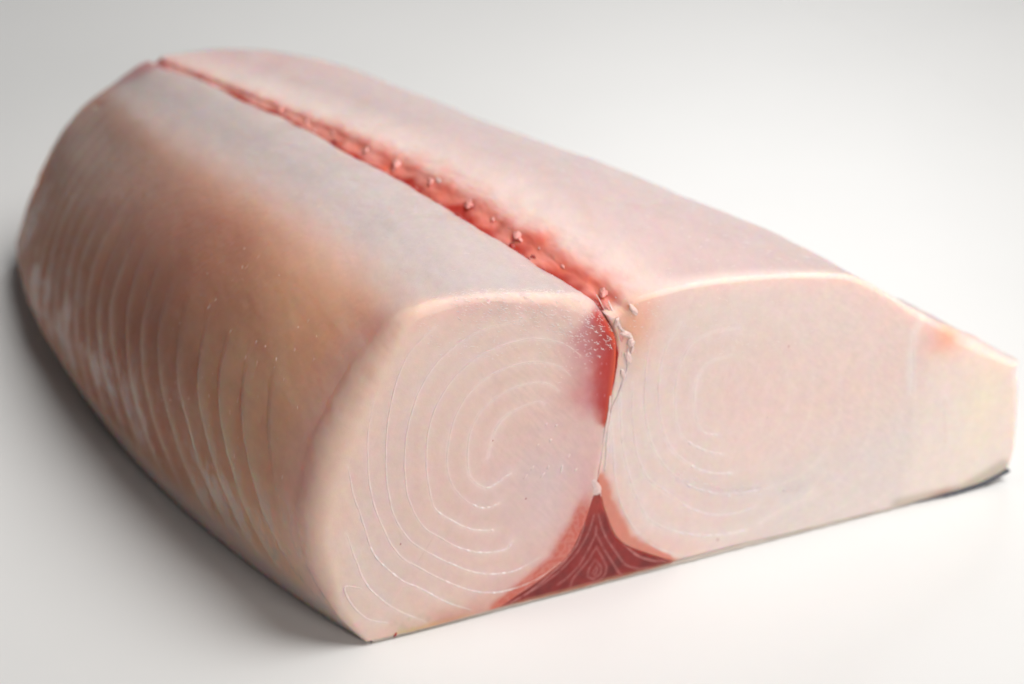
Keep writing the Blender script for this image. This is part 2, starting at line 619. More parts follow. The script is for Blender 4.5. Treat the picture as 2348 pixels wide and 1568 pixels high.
faint_right = [Z2(L) for L in (
    [(835, 490), (930, 520), (985, 610), (985, 720), (930, 800), (775, 826)],
    [(865, 375), (980, 410), (1060, 520), (1080, 660), (1040, 780), (930, 870), (800, 905)],
    [(625, 350), (760, 290), (920, 280), (1060, 340), (1160, 480), (1180, 660), (1130, 820), (1010, 930), (835, 985)],
    [(500, 420), (560, 320), (660, 250), (820, 210), (1000, 215), (1150, 290)],
    [(1280, 480), (1300, 680), (1250, 860), (1130, 990), (1000, 1045)],
    [(1420, 420), (1440, 640), (1400, 860), (1290, 1010), (1150, 1100), (935, 1128)],
    [(1560, 700), (1520, 900), (1420, 1040), (1260, 1150), (1080, 1230)],
    [(1660, 820), (1590, 980), (1480, 1080), (1360, 1150)])]
wedge_lines = [Z7(L) for L in (
    [(1160, 420), (1105, 600), (1040, 770), (940, 910), (800, 1040), (640, 1170), (430, 1290)],
    [(1240, 300), (1280, 480), (1340, 640), (1440, 770), (1560, 870), (1700, 912), (1840, 908)],
    [(1185, 520), (1160, 620), (1105, 745), (1010, 880), (870, 1020), (700, 1140), (600, 1195)],
    [(1222, 520), (1250, 620), (1290, 720), (1380, 850), (1450, 945), (1560, 975), (1660, 965)],
    [(1205, 620), (1200, 690), (1140, 810), (1060, 950), (960, 1050), (880, 1110)],
    [(1208, 690), (1268, 810), (1340, 920), (1390, 1000), (1420, 1030)],
    [(1207, 790), (1140, 900), (1060, 1000), (1005, 1070), (985, 1125)],
    [(1207, 800), (1255, 880), (1290, 960), (1275, 1030), (1215, 1080), (1130, 1105)],
    [(1195, 900), (1140, 980), (1130, 1040), (1180, 1065), (1240, 1015), (1245, 960), (1205, 910)],
    [(1205, 955), (1215, 985), (1195, 1035), (1175, 1010), (1200, 965)])]
seam_red = fpts([(1352, 702), (1388, 750), (1403, 815), (1398, 870), (1382, 930), (1362, 985)])
seam_all = fpts([(1398, 725), (1419, 790), (1402, 930), (1385, 1020), (1372, 1098)])
wed_left = np.array([fD[13], fD[14], fD[15], fD[16]])
wed_right = np.array([fB[17], fB[16], fB[15], fB[14]])

# ================================================= left half of the fillet
dors = Lobe(D, [(range(0, 11), 500), (range(10, 14), 80), (range(13, 17), 110), ([16, 17, 0], 70)],
            [.0015, .0042, .0066, .0074, .0070, .0056, .0032, .0019, .0022, .0036, .0034, .0012, .0007, .0005, .0005, .0005, .0004, .0006],
            face((1130, 1010)), body=380, wob=((8, .3), (9, .8), (10, 1), (11, 1), (12, .6)))
E_, Z_, N_, A_ = dors.E, dors.Z, dors.N, dors.A
W3 = np.stack([E_, N_, Z_], -1)
onface = (dors.kind <= 1).astype(float)
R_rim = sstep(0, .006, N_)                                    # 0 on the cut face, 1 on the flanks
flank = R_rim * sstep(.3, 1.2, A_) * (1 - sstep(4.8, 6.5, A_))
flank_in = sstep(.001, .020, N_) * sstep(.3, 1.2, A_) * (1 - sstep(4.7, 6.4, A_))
# shingled muscle blocks on the flank
rib_on = sstep(.012, .03, N_)
phase = (N_ * 1.0 - Z_ * 0.42 + 0.0016 * fbm(np.stack([N_ * 40, Z_ * 12, 0 * N_], -1), 2)) / 0.0104
cell = np.floor(phase)
saw = phase - cell
step_ = np.where(saw < .86, saw / .86, (1 - saw) / .14)
rib = flank * (1 - sstep(.042, .068, Z_)) * (0.5 + 0.9 * np.clip(fbm(np.stack([cell * 3.7, Z_ * 30, 0 * Z_], -1), 2) + .5, 0, 1))
rib = rib * rib_on
disp = 0.0011 * rib * (step_ - .5)
disp += 0.0007 * fbm(W3 * 38, 3) * (0.35 + .65 * R_rim) + 0.00007 * fbm(W3 * 330, 3) * (0.4 + .6 * R_rim)
# notches along the far edge
disp += -0.0022 * sstep(.2, .55, fbm(W3 * 95 + 3, 2)) * sstep(LEN - .02, LEN, N_) * sstep(2, 4, A_)
fine = fbm(np.stack([N_ * 900, Z_ * 260, E_ * 500], -1), 2)
disp += 0.00012 * flank * fine
disp *= np.clip(A_ - 0.0, 0, 1) * (A_ < 17.99)
hidden = (A_ > 10.5)
disp = np.where(hidden & (N_ > .001), 0, disp)

C = np.broadcast_to(np.array([0.78, 0.55, 0.485]), E_.shape + (3,)).copy()
Q = np.stack([E_, Z_], -1)
fq = 1 - R_rim
big = fbm(W3 * 45 + 9, 3)
C = mixc(C, (0.80, 0.625, 0.555), fq * sstep(.035, .075, Z_ - .4 * (E_ - .02)) * .6)
lil = np.exp(-(((E_ - face((1260, 1130))[0]) / .017) ** 2 + ((Z_ - face((1260, 1130))[1]) / .019) ** 2))
C = mixc(C, (0.70, 0.545, 0.545), fq * lil * .75)
c0 = np.array(face((790, 1340)))
corner = np.exp(-(((E_ - c0[0]) / .016) ** 2 + ((Z_ - c0[1]) / .018) ** 2))
C = mixc(C, (0.76, 0.64, 0.58), corner * .6)
C = mixc(C, (0.76, 0.62, 0.56), fq * np.clip(big, 0, 1) * .35)
bake_rings(C, dors, Q, fq, rings_left, (0.89, 0.735, 0.675), .50, .26, big)
fas = fbm(np.stack([(E_ + .75 * Z_) * 950, (Z_ - .75 * E_) * 170, 0 * E_], -1), 3)
C = C * (1 + fq * .09 * np.clip(fas, -1, 1) * sstep(.03, .055, E_ + .1 * Z_))[..., None]
lm = 1 - sstep(.0, .013, dist_poly(Q, np.array(fD[1:7])))
C = mixc(C, (0.82, 0.585, 0.455), lm * (1 - sstep(.012, .04, N_)) * .42)
# tan fat cells at the foot of the face
cells = sstep(-.1, .35, fbm(W3 * np.array([420, 420, 420]), 2))
foot = fq * (1 - sstep(.001, .0085 + .002 * big, Z_)) * sstep(.002, .008, E_) * (E_ < fD[16][0] + .004)
C = mixc(C, (0.60, 0.46, 0.36), foot * (.35 + .5 * cells))
foot2 = fq * (1 - sstep(.0008, .0022, Z_)) * sstep(.004, .012, E_)
C = mixc(C, (0.62, 0.45, 0.24), foot2 * .75)
# red band beside the dark muscle
dw, tw = dist_poly(Q, wed_left, True)
wid = .0034 + .0022 * np.sin(np.pi * np.clip(tw * 1.05, 0, 1))
vein = np.abs(fbm(W3 * 520 + 4, 2))
band = fq * (1 - sstep(wid * .55, wid * 1.25, dw)) * sstep(.0, .25, tw)
ftail = fq * np.exp(-(np.maximum(np.abs(E_ - .024) - .004, 0) / .005) ** 2) * (1 - sstep(.0015, .0062, Z_))
C = mixc(C, (0.62, 0.27, 0.22), ftail * .6)
C = mixc(C, (0.60, 0.16, 0.12), band * (.82 + .18 * sstep(.02, .18, vein)))
C = mixc(C, (0.70, 0.42, 0.40), fq * (1 - sstep(.002, .013, dw)) * .6 * (1 - band))
# seam: red, then purple, then flesh
ds, ts = dist_poly(Q, seam_red, True)
pur = (1 - sstep(.001, .017, ds)) * sstep(0, .12, ts) * (1 - sstep(.7, 1, ts) * .9)
C = mixc(C, (0.58, 0.20, 0.22), fq * np.clip(pur * (.95 + .4 * fbm(W3 * 200, 2)), 0, 1))
dsm = dist_poly(Q, seam_all)
zt, zb = face((1390, 695))[1], face((1375, 985))[1]
tz = np.clip((zt - Z_) / (zt - zb), 0, 1)
redw = .0068 * np.sqrt(np.sin(np.pi * np.clip(.10 + .9 * tz, 0, 1)))
red = (1 - sstep(redw * .3, redw * 1.35 + 1e-5, dsm + .0012 * fbm(W3 * 300, 3))) * ((Z_ > zb) & (Z_ < zt + .004))
C = mixc(C, (0.48, 0.028, 0.018), fq * red * .95)
C = mixc(C, (0.70, 0.13, 0.05), fq * red * .6 * (1 - sstep(.0005, .0022, dsm)))
beads = red * sstep(.35, .6, fbm(W3 * 800, 2)) * sstep(.0012, .003, dsm)
C = mixc(C, (0.66, 0.33, 0.36), fq * beads * .7)
dsm = dist_poly(Q, seam_all)
C = mixc(C, (0.80, 0.60, 0.56), fq * (1 - sstep(.0006, .002, dsm)) * .6 * (1 - red))
# flanks and top
C = mixc(C, (0.80, 0.46, 0.29), flank_in * .9)  # orange glow of light through the flesh, put into the colour
C = mixc(C, (0.47, 0.205, 0.145), flank * sstep(.008, .085, N_ + .010 * big) * .92)  # painted darker away from the rim, where that glow dies out
C = mixc(C, (0.52, 0.39, 0.345), flank * sstep(.05, .19, N_) * sstep(2.6, 4.6, A_) * .7)
rib_white = rib * sstep(.45, .85, saw) * (1 - sstep(.93, 1, saw))
C = mixc(C, (0.70, 0.52, 0.46), np.clip(rib_white, 0, 1) * .35)
C = mixc(C, (0.30, 0.12, 0.08), flank * np.clip(rib, 0, 1) * sstep(.9, .97, saw) * .55)
film_sheen = flank * sstep(-.05, .4, .7 * fine + .8 * fbm(W3 * 70 + 2, 2) + .25 * (saw - .4)) * np.exp(-((Z_ - .020) / .016) ** 2) * (.35 + .75 * sstep(.1, .5, saw) * (1 - sstep(.84, .9, saw)))
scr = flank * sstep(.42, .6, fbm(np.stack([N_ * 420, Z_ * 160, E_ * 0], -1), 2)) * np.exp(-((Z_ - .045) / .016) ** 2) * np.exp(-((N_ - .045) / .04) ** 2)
C = mixc(C, (0.70, 0.585, 0.555), np.clip(film_sheen * .42 + scr * .5, 0, 1))  # grey reflection on the flank film put into the colour, with paler patches
topl = R_rim * sstep(5.4, 6.8, A_) * (A_ < 10.6)
C = mixc(C, (0.575, 0.475, 0.46), topl * .9)
lip = R_rim * sstep(8.4, 9.9, A_) * (A_ < 10.6)
C = mixc(C, (0.66, 0.33, 0.33), lip * .6)
lip2 = sstep(.0015, .004, N_) * sstep(9.7, 10.1, A_)
C = mixc(C, (0.62, 0.16, 0.13), lip2 * .75)
farred = sstep(LEN - .016, LEN - .004, N_ + .004 * big) * sstep(4.5, 7.5, A_) * (A_ < 10.6)
C = mixc(C, (0.50, 0.20, 0.20), farred * .75)
streak = fbm(np.stack([N_ * 60, E_ * 420, Z_ * 300], -1), 3)
C = C * (1 + .045 * np.clip(streak, -1, 1) * R_rim + .03 * np.clip(fbm(W3 * 150, 3), -1, 1))[..., None]
dors.displace(disp)
inner_edge = np.minimum(np.minimum(dsm, dist_poly(Q, wed_left)), np.where(E_ > .002, Z_, 1))
flank_d = sstep(-.004, .016, N_) * sstep(.3, 1.2, A_) * (1 - sstep(5.4, 7.4, A_))
deep = .0075 + .025 * flank_d * (1 - .6 * (1 - sstep(.0, .03, Z_)))
deep = deep * np.where(R_rim < .5, .12 + .88 * sstep(.0003, .009, inner_edge), 1)
deep = deep * (1 - .75 * np.clip(lip + topl * .3, 0, 1)) * (.25 + .75 * sstep(.001, .012, Z_))
wet = .45 + .4 * fq * sstep(.06, .085, Z_) + .2 * topl
wet = wet * (1 - .92 * flank) + 1.0 * film_sheen + .5 * scr
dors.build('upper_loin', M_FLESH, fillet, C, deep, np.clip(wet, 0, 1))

# ================================================= right half
bel = Lobe(Bl, [(range(0, 10), 430), (range(9, 13), 110), ([12, 13, 14], 70), (range(14, 18), 110), ([17, 18, 19, 0], 70)],
           [.0026, .0024, .0016, .0013, .0012, .0012, .0013, .0016, .004, .004, .003, .0012, .0008, .0008, .0005, .0005, .0005, .0005, .0008, .0014],
           face((1760, 960)), body=300, n_off=.0006, wob=((0, 1), (1, .8), (2, .4), (19, 1), (18, .6)))
E_, Z_, N_, A_ = bel.E, bel.Z, bel.N, bel.A
W3 = np.stack([E_, N_, Z_], -1)
Q = np.stack([E_, Z_], -1)
R_rim = sstep(.0006, .006, N_)
fq = 1 - R_rim
big = fbm(W3 * 45 + 31, 3)
hid = (A_ > 13.2) & (N_ > .0017)
disp = 0.0008 * fbm(W3 * 34 + 5, 3) * (.35 + .65 * R_rim) + 0.00007 * fbm(W3 * 330, 3)
groove = R_rim * (1 - sstep(1.6, 2.5, A_))
disp += groove * .0006 * fbm(W3 * 200, 3)
disp += 0.0009 * fbm(W3 * 110 + 8, 2) * sstep(6.4, 7.2, A_) * (1 - sstep(8.5, 10, A_)) * (.15 + .85 * R_rim)
disp = np.where(hid, 0, disp) * (A_ < 19.99)
C = np.broadcast_to(np.array([0.815, 0.635, 0.585]), E_.shape + (3,)).copy()
C = mixc(C, (0.82, 0.70, 0.645), fq * sstep(.045, .07, Z_ + .25 * (E_ - .12)) * .65)
C = mixc(C, (0.73, 0.655, 0.625), fq * (1 - sstep(.008, .035, Z_ - .16 * (E_ - .1))) * sstep(.085, .12, E_) * .75)
C = mixc(C, (0.79, 0.61, 0.57), fq * np.clip(big, 0, 1) * .4)
bake_rings(C, bel, Q, fq, rings_right, (0.90, 0.785, 0.74), .5, .2, big)
bake_rings(C, bel, Q, fq, faint_right, (0.87, 0.74, 0.69), .17, .08, big)
fas = fbm(np.stack([(E_ - .9 * Z_) * 240, (Z_ + .9 * E_) * 700, 0 * E_], -1), 3)
C = C * (1 + fq * .06 * np.clip(fas, -1, 1) * sstep(.10, .13, E_))[..., None]
# flap
eF = face((2105, 800))[0]
flap = sstep(eF - .002, eF + .006, E_ - .12 * (Z_ - .03))
C = mixc(C, (0.87, 0.75, 0.67), flap * .6)
fc = np.array(face((2255, 930)))
C = mixc(C, (0.90, 0.79, 0.62), np.exp(-(((E_ - fc[0]) / .007) ** 2 + ((Z_ - fc[1]) / .014) ** 2)) * .6 * fq)
oc = np.array(face((2172, 775)))
C = mixc(C, (0.85, 0.43, 0.25), np.exp(-(((E_ - oc[0]) / .0055) ** 2 + ((Z_ - oc[1]) / .005) ** 2)) * .75)
C = mixc(C, (0.80, 0.56, 0.54), np.exp(-(((E_ - oc[0] + .004) / .005) ** 2 + ((Z_ - oc[1] - .003) / .006) ** 2)) * .5)
sc = fpts([(2130, 715), (2100, 760), (2090, 830), (2092, 900)])
C = mixc(C, (0.86, 0.80, 0.76), fq * (1 - sstep(.0005, .0022, dist_poly(Q, sc))) * .4)
rc = np.array(face((2160, 1135)))
C = mixc(C, (0.55, 0.12, 0.10), np.exp(-(((E_ - rc[0]) / .0035) ** 2 + ((Z_ - rc[1]) / .0013) ** 2)) * .9 * fq)
fl2 = fpts([(2060, 1160), (2205, 1128), (2300, 1072)])
C = mixc(C, (0.50, 0.42, 0.33), fq * (1 - sstep(.0006, .0035, dist_poly(Q, fl2))) * .7)
# red edge beside the dark muscle
dw, tw = dist_poly(Q, wed_right, True)
wid = .0024 + .0022 * np.sin(np.pi * np.clip(tw, 0, 1)) - .0012 * tw
band = fq * (1 - sstep(wid * .5, wid * 1.3, dw + .0008 * fbm(W3 * 300, 2)))
C = mixc(C, (0.66, 0.20, 0.13), band * .85)
C = mixc(C, (0.80, 0.50, 0.42), fq * (1 - sstep(.002, .009, dw)) * .45 * (1 - band))
# orange at the head of the seam
gc = np.array(face((1450, 745)))
org = np.exp(-(((E_ - gc[0]) / .0065) ** 2 + ((Z_ - gc[1]) / .010) ** 2))
C = mixc(C, (0.84, 0.40, 0.26), np.clip(fq * org * .85, 0, 1))
# top: groove with orange flesh
gj = A_ + .35 * fbm(W3 * 140 + 2, 3)
g1 = sstep(.0015, .006, N_) * (1 - sstep(1.3, 2.45, gj)) * (A_ < 12)
C = mixc(C, (0.80, 0.155, 0.095), g1 * .95 * (1 - .35 * sstep(.06, .2, N_)) * (.8 + .35 * fbm(W3 * 110 + 6, 2)))
g2 = sstep(.0015, .005, N_) * (1 - sstep(.35, 1.25, gj + .25 + 1.5 * fbm(np.stack([N_ * 95, 0 * N_, 0 * N_ + 4], -1), 2))) * (A_ < 12)
C = mixc(C, (0.42, 0.030, 0.018), g2 * .95)
topr = R_rim * sstep(2.2, 3.2, A_) * (A_ < 9)
C = mixc(C, (0.60, 0.435, 0.42), topr * .9)
C = mixc(C, (0.70, 0.42, 0.40), sstep(LEN - .05, LEN - .002, N_) * (A_ < 9) * .35)
streak = fbm(np.stack([N_ * 150, E_ * 300, Z_ * 300], -1), 3)
C = C * (1 + .02 * np.clip(streak, -1, 1) * R_rim + .02 * np.clip(fbm(W3 * 150, 3), -1, 1))[..., None]
bel.displace(disp)
inner_edge = np.minimum(np.minimum(dist_poly(Q, seam_all), dist_poly(Q, wed_right)), Z_)
deep = .0075 * np.where(R_rim < .5, .12 + .88 * sstep(.0003, .009, inner_edge), 1) * (1 - .8 * np.clip(g1, 0, 1))
wet = .4 + .4 * fq * sstep(.055, .078, Z_) - .15 * g1 + .3 * fq * (1 - sstep(.01, .03, Z_))
bel.build('belly_loin', M_FLESH, fillet, C, deep, np.clip(wet, 0, 1))

# ================================================= dark muscle between them
wed = Lobe(Wd, [(range(0, 4), 150), ([3, 4, 5], 120), ([5, 6, 7, 0], 150)],
           [.0004, .0005, .0005, .0002, .0003, .0002, .0005, .0005], face((1358, 1298)), cap=90, rim=22, body=40, n_off=.0003)
E_, Z_, N_, A_ = wed.E, wed.Z, wed.N, wed.A
W3 = np.stack([E_, N_, Z_], -1)
disp = np.where(N_ > .0012, 0, 0.0002 * fbm(W3 * 260, 3))
C = np.broadcast_to(np.array([0.29, 0.024, 0.022]), E_.shape + (3,)).copy()
C = mixc(C, (0.46, 0.075, 0.05), sstep(.014, .03, Z_) * .7)
C = mixc(C, (0.18, 0.018, 0.018), np.clip(fbm(W3 * 160, 3) * 1.4, 0, 1))
C = mixc(C, (0.50, 0.32, 0.20), (1 - sstep(.0006, .0016, Z_)) * .5)
Q = np.stack([E_, Z_], -1)
for L in wedge_lines:
    C = mixc(C, (0.44, 0.12, 0.11), (1 - sstep(.0001, .0006, dist_poly(Q, L))) * .55)
wed.displace(disp)
wed.build('dark_muscle', M_DARK, fillet, C)

# ================================================= skin under everything
ns = np.linspace(0, LEN - .002, 70)
KW = key_weights(ns)
prof = []
for K, idx in ((D, [0, 17, 16]), (Bl, [14, 13, 12, 11])):
    Kk = np.array([[np.array(k)[i] for i in idx] for k in K])
    prof.append(np.einsum('nk,kpc->npc', KW, Kk))
prof = np.concatenate(prof, 1)                                    # n, 7, 2
prof[:, :6, 1] = 0
M = cr_weights(7, 260)
top = np.einsum('tp,npc->ntc', M, prof)
top[..., 1] = np.maximum(top[..., 1], 0)
top[:, :6, 0] += np.linspace(.0009, 0, 6)
sn = np.broadcast_to(ns[:, None], top.shape[:2]).copy()
jit = fbm(np.stack([top[0, :, 0] * 400, 0 * top[0, :, 0], 0 * top[0, :, 0]], -1), 3)
sn[0] = .0006 + .0004 * jit - .0006 * sstep(.155, .165, top[0, :, 0])
ztop, th = top[..., 1] + .0002, .0007
P1 = to_world(top[..., 0], sn, ztop)
tanv = np.gradient(top, axis=1)
tanv /= np.linalg.norm(tanv, axis=-1, keepdims=True) + 1e-12
P2 = to_world(top[..., 0] + tanv[..., 1] * th, sn, ztop - np.abs(tanv[..., 0]) * th)
P2[..., 2] = np.maximum(P2[..., 2], .00012)
r_, c_ = top.shape[:2]
V = np.concatenate([P1.reshape(-1, 3), P2.reshape(-1, 3)])
F = []
ii = np.arange(r_ * c_).reshape(r_, c_)
quad = lambda g: np.stack([g[:-1, :-1], g[:-1, 1:], g[1:, 1:], g[1:, :-1]], -1).reshape(-1, 4)
F.append(quad(ii)); F.append(quad(ii + r_ * c_)[:, ::-1])
o = r_ * c_
F.append(np.stack([ii[0, :-1] + o, ii[0, 1:] + o, ii[0, 1:], ii[0, :-1]], -1))
F.append(np.stack([ii[-1, :-1], ii[-1, 1:], ii[-1, 1:] + o, ii[-1, :-1] + o], -1))
F.append(np.stack([ii[:-1, 0], ii[1:, 0], ii[1:, 0] + o, ii[:-1, 0] + o], -1))
F.append(np.stack([ii[1:, -1], ii[:-1, -1], ii[:-1, -1] + o, ii[1:, -1] + o], -1))
F = np.concatenate(F)
sx = np.concatenate([top[..., 0].ravel()] * 2)
sk = np.broadcast_to(np.array([0.050, 0.052, 0.070]), V.shape).copy()
dark = np.clip(fbm(np.stack([sx * 120, 0 * sx, 0 * sx + 3], -1), 2) * .35 + .05 + sstep(.145, .165, sx), 0, 1)
sk = mixc(sk, (0.60, 0.51, 0.44), 1 - dark)
grid_mesh('skin', V, F, M_SKIN, fillet, sk)


# ================================================= membranes between the muscle blocks
def strand(L, lobe, half, seed, mat=M_MEMB, flat=.3, bead=.8, name='membrane', fade=True, sink=0.0):
    Q = smooth_poly(L, .0005)
    Q = Q + .00025 * np.stack([fbm(np.c_[Q * 300, np.full(len(Q), seed)], 2), fbm(np.c_[Q * 300, np.full(len(Q), seed + 9)], 2)], -1)
    pos, nor = lobe.on_surface(Q)
    k = np.ones(5) / 5
    pp = np.pad(pos, ((2, 2), (0, 0)), 'edge'); pn = np.pad(nor, ((2, 2), (0, 0)), 'edge')
    pos = np.stack([np.convolve(pp[:, j], k, 'valid') for j in range(3)], -1)
    nor = np.stack([np.convolve(pn[:, j], k, 'valid') for j in range(3)], -1)
    s = np.linspace(0, 1, len(Q))
    r = half * (.75 + bead * fbm(np.c_[s * len(Q) * .23, 0 * s, 0 * s + seed], 2))
    if fade:
        r = r * (.25 + .75 * np.sin(np.pi * np.clip(s, .0, 1)) ** .45)
    r = np.maximum(r, half * .12)
    return tube(name, pos, nor, r, mat, fillet, flat=flat, sides=8, sink=sink)


for k, L in enumerate(rings_left):
    strand(L, dors, (.00012, .00014, .00016, .00018, .0002, .00021, .00021, .00022, .00024, .00028)[k], 3.1 * k + .7)
for k, L in enumerate(rings_right):
    strand(L, bel, (.0001, .00011, .00013, .00015, .00016, .00016, .00016, .00012, .00016, .00012)[k], 2.3 * k + 50.7)
for k, L in enumerate(wedge_lines):
    strand(L, wed, (.00026, .00026, .00012, .00012, .0001, .0001, .0001, .00011, .0001, .0001)[k], 1.9 * k + 80.2, mat=M_MEMB_RED, flat=.3)

# pale beads added along the membranes in place of wet glints
def glint_beads(L, lobe, a, b, half, seed):
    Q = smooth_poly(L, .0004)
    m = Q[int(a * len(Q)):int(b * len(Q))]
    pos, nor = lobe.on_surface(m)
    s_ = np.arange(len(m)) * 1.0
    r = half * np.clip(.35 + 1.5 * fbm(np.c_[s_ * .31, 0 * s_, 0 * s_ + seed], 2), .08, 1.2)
    tube('membrane_glint', pos, nor, r, M_GLINT, fillet, flat=.9, sides=8)


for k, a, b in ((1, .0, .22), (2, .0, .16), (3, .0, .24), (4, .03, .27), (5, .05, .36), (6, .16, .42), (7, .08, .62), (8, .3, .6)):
    glint_beads(rings_left[k], dors, a, b, .00030, 500 + k)
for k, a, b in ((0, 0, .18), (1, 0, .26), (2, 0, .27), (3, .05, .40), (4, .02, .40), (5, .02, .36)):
    glint_beads(rings_right[k], bel, a, b, .00032, 520 + k)
# short shining fibre bundles on the left half
k2 = 0
for L in ([(795, 860), (752, 888)], [(886, 826), (872, 852)], [(866, 858), (842, 882)], [(942, 826), (932, 845)], [(928, 850), (905, 878)],
          [(990, 825), (980, 862)], [(1018, 783), (1008, 806)], [(1045, 836), (1030, 852)], [(972, 676), (962, 690)], [(935, 672), (925, 686)],
          [(950, 730), (940, 744)], [(905, 748), (894, 760)]):
    strand(Z1(L), dors, .00034, 200 + k2, name='fibre_bundle', flat=.5, bead=.5); k2 += 1

# ================================================= connective tissue down the seam on the cut face
seam_mem = fpts([(1400, 905), (1396, 945), (1388, 985), (1382, 1030), (1377, 1070), (1368, 1108), (1360, 1130)])
strand(seam_mem, dors, .0006, 400.3, mat=M_TISSUE, name='seam_membrane', flat=.4, bead=.7)
strand(fpts([(1378, 690), (1392, 715), (1402, 745), (1412, 775)]), dors, .0003, 402.3, mat=M_TISSUE, name='seam_membrane', flat=.6)
strand(fpts([(1440, 800), (1440, 845), (1428, 880), (1418, 910), (1405, 940), (1396, 980), (1392, 1040), (1388, 1085)]), bel, .0005, 403.3,
       mat=M_TISSUE, name='seam_membrane', flat=.35, bead=.7)
strand(fpts([(1405, 700), (1415, 735), (1428, 760), (1448, 775), (1452, 800), (1446, 815)]), bel, .0005, 404.3, mat=M_TISSUE,
       name='seam_membrane', flat=.6, bead=.9)
strand(fpts([(1386, 706), (1396, 728), (1408, 760), (1418, 800), (1414, 850), (1404, 905)]), dors, .0009, 406.3, mat=M_CLOT, name='seam_blood', flat=.5, bead=.4, sink=.0002)
strand(fpts([(1396, 700), (1408, 728), (1420, 756), (1428, 790), (1424, 840)]), bel, .0007, 407.3, mat=M_STUB, name='seam_membrane', flat=.5, bead=.6, sink=.0002)
AXF = [EX, ZUP, -NX]


def face_lump(name, px, radii, mat, seed, lobe, rough=.35, point=0.0, rot=0.0, out=0.0):
    p, n_ = lobe.on_surface(fpts([px]))
    a = np.array([EX * math.cos(rot) + ZUP * math.sin(rot), -EX * math.sin(rot) + ZUP * math.cos(rot), n_[0]])
    return lump(name, p[0] + n_[0] * out, a, radii, mat, fillet, seed, rough, point)


for k, (px, r) in enumerate([((1436, 768), (.0015, .0007, .0006)), ((1447, 788), (.0010, .0012, .0007)), ((1441, 822), (.0008, .0020, .0005)),
                             ((1430, 862), (.0006, .0018, .0004)), ((1414, 742), (.0006, .0015, .0006))]):
    face_lump('tissue_scrap', px, r, M_TISSUE, k + 1.3, bel, rot=(-.4, .1, .2, .3, -.35)[k])
face_lump('tissue_scrap', (1364, 1122), (.0012, .0028, .0012), M_TISSUE, 12.1, dors, rot=.25)
face_lump('tissue_scrap', (1368, 1142), (.0011, .0014, .0010), M_TISSUE, 13.1, dors)
face_lump('tissue_scrap', (1453, 712), (.0007, .0021, .0008), M_TISSUE, 14.1, bel, rot=.55)

# ================================================= the groove of cut pin bones along the top
def crease(n):
    w = key_weights(np.array([n]))[0]
    P = sum(w[k] * np.array(Bl[k])[[0, 1, 2, 3]] for k in range(4))
    P[:, 0] += np.array([1, .8, .4, 0]) * wobble(n)
    return P


grp = np.linspace(.0045, LEN - .006, 110)
cpos = []
for n in grp:
    c_ = crease(n)
    q = c_[0] * .75 + c_[1] * .25
    cpos.append(to_world(np.array(q[0] - .0003), np.array(n), np.array(q[1] - .0004)))
cpos = np.array(cpos)
rad = .0009 * (1 - .45 * grp / LEN) * (1 + .9 * fbm(np.c_[grp * 130, 0 * grp, 0 * grp + 5], 2))
tube('blood_line', cpos, np.broadcast_to(ZUP, cpos.shape).copy(), np.maximum(rad, .0004), M_CLOT, fillet, flat=.8, sides=10, rough=.0006)

PIN = [((1383, 655), 1.15), ((1290, 597), .9), ((1185, 546), 1.15), ((1075, 490), 1.1), ((988, 440), 1.05), ((908, 403), 1.3), ((842, 357), 1.0),
       ((765, 325), .9), ((705, 296), .95), ((645, 268), .95), ((598, 243), .85), ((545, 214), .85), ((470, 178), .8), ((1235, 575), .6), ((1130, 520), .6)]
for k, (px, s) in enumerate(PIN):
    best = None
    for n in np.linspace(.002, LEN - .004, 400):
        c_ = crease(n)
        q = c_[1] * .75 + c_[2] * .25
        X = to_world(np.array(q[0]), np.array(n), np.array(q[1]))
        v = X - CAM
        x = PW / 2 + (v @ RT) / (v @ FW) * FOCAL / 36 * PW
        if best is None or abs(x - px[0]) < best[0]:
            best = (abs(x - px[0]), X, n)
    X = best[1]
    a = np.array([NX * .9 + EX * .3, EX, ZUP + EX * .1 - NX * .25])
    a /= np.linalg.norm(a, axis=1)[:, None]
    lump('bone_stub', X - ZUP * .0002, a, (.0019 * s, .0010 * s, .0007 * s), M_STUB, fillet, 20 + k * 1.7, .5, .1)
rs = np.random.default_rng(5)
for k in range(24):
    n = .004 + (LEN - .02) * rs.random() ** 1.25
    c_ = crease(n)
    t = rs.random() * 1.5
    q = (c_[0] * (1 - t) + c_[1] * t) if t < 1 else (c_[1] * (2 - t) + c_[2] * (t - 1))
    s = (.35 + .55 * rs.random() ** 2) * (1 - .35 * n / LEN)
    lump('clot', to_world(np.array(q[0]), np.array(n), np.array(q[1] - .0002)), np.array([NX, EX, ZUP]),
         (.0019 * s, .0010 * s, .0008 * s), M_CLOT if t < .6 else (M_STUB if k % 4 else M_TISSUE), fillet, 60 + k, .8, subdiv=3)

# small flecks of blood on the cut face and the top
for k, (px, r, lobe) in enumerate([((918, 1247), .00022, dors), ((906, 1456), .0006, dors), ((1205, 1143), .00022, dors), ((1648, 1241), .00028, bel),
                                   ((1810, 797), .00022, bel), ((1372, 1258), .0003, wed)]):
    face_lump('blood_speck', px, (r * .6, r * 1.3, r * .3), M_CLOT, 90 + k, lobe, rot=-.5)


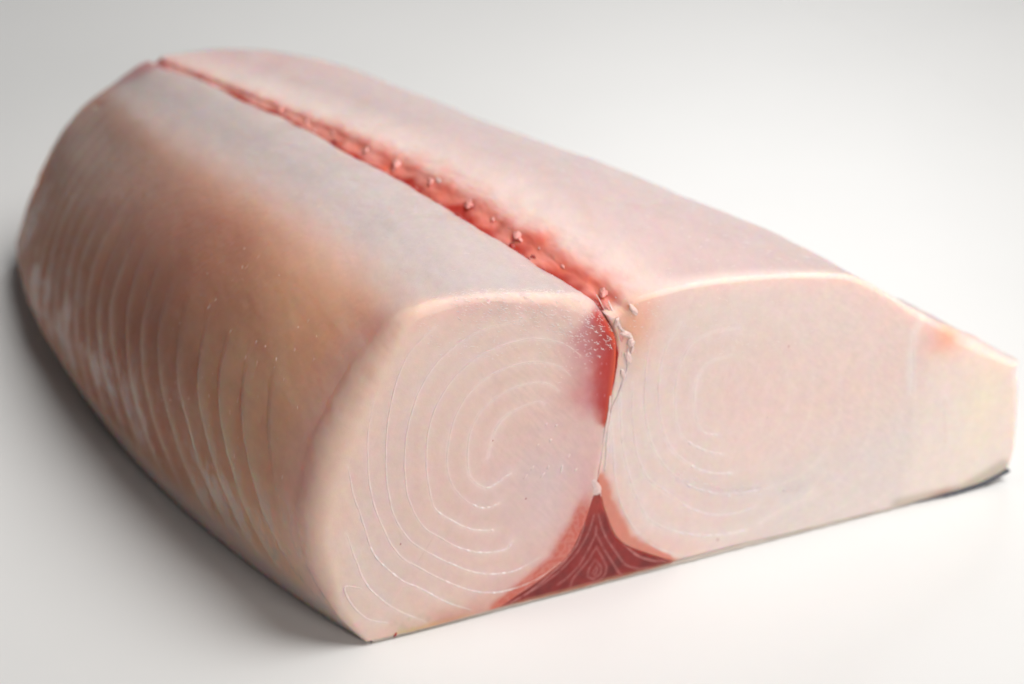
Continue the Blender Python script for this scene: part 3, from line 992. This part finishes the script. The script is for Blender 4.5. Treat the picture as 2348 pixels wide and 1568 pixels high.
# pale slivers added in place of small glints on the wet surface
def add_slivers(name, lobe, mask, count, seed, along, length=.0016, half=.00011):
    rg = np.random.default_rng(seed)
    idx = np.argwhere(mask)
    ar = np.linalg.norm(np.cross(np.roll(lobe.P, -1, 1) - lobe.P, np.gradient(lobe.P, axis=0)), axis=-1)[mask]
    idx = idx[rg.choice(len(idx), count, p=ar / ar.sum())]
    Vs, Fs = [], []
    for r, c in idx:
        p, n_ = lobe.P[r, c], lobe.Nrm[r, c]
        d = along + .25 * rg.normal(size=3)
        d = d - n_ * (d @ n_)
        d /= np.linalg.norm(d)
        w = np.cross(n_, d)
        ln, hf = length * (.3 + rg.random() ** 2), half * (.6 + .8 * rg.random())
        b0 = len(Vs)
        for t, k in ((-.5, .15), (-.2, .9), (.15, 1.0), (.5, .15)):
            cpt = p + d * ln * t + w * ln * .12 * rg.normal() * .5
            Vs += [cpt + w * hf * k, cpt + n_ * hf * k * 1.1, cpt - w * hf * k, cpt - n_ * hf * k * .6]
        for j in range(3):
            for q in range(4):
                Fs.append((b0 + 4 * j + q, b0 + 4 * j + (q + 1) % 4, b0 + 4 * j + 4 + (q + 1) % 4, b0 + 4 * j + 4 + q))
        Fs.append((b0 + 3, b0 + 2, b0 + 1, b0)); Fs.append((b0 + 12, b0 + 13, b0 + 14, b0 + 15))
    ob = grid_mesh(name, np.array(Vs), np.array(Fs), M_GLINT, fillet)
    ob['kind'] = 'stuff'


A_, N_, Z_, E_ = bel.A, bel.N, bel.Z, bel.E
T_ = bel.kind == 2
add_slivers('glint_slivers', bel, (A_ > 2.4) & (A_ < 6) & (N_ > .003) & (N_ < .085) & T_, 150, 11, EX + .15 * NX, .0016, .00006)
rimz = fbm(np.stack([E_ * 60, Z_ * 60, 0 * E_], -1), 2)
add_slivers('glint_slivers', bel, (N_ < .003) & (Z_ > .058 + .012 * rimz) & (E_ > .07) & (E_ < .16), 420, 12, EX - .45 * ZUP, .0009, .00006)
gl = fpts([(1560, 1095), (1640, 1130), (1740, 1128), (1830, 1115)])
add_slivers('glint_slivers', bel, (N_ < .002) & (dist_poly(np.stack([E_, Z_], -1), gl) < .0016), 130, 16, EX - .1 * ZUP, .0010, .00012)
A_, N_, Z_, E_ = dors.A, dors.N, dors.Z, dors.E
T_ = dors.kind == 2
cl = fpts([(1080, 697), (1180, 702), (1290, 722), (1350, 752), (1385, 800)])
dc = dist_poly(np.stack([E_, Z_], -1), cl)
add_slivers('glint_slivers', dors, (N_ < .004) & (dc < .0045) & (A_ < 11), 420, 13, EX - .75 * ZUP, .0013, .00008)
add_slivers('glint_slivers', dors, (N_ < .004) & (dc < .014) & (A_ < 11), 420, 17, EX - .6 * ZUP, .0009, .00005)
add_slivers('glint_slivers', dors, (A_ > 6.2) & (A_ < 9.3) & (N_ > .003) & (N_ < .08) & T_, 90, 14, EX - .3 * NX, .0014, .00005)
add_slivers('glint_slivers', dors, (A_ > 2.2) & (A_ < 5) & (N_ > .012) & (N_ < .07) & T_, 60, 15, ZUP + .2 * NX, .0014, .00005)
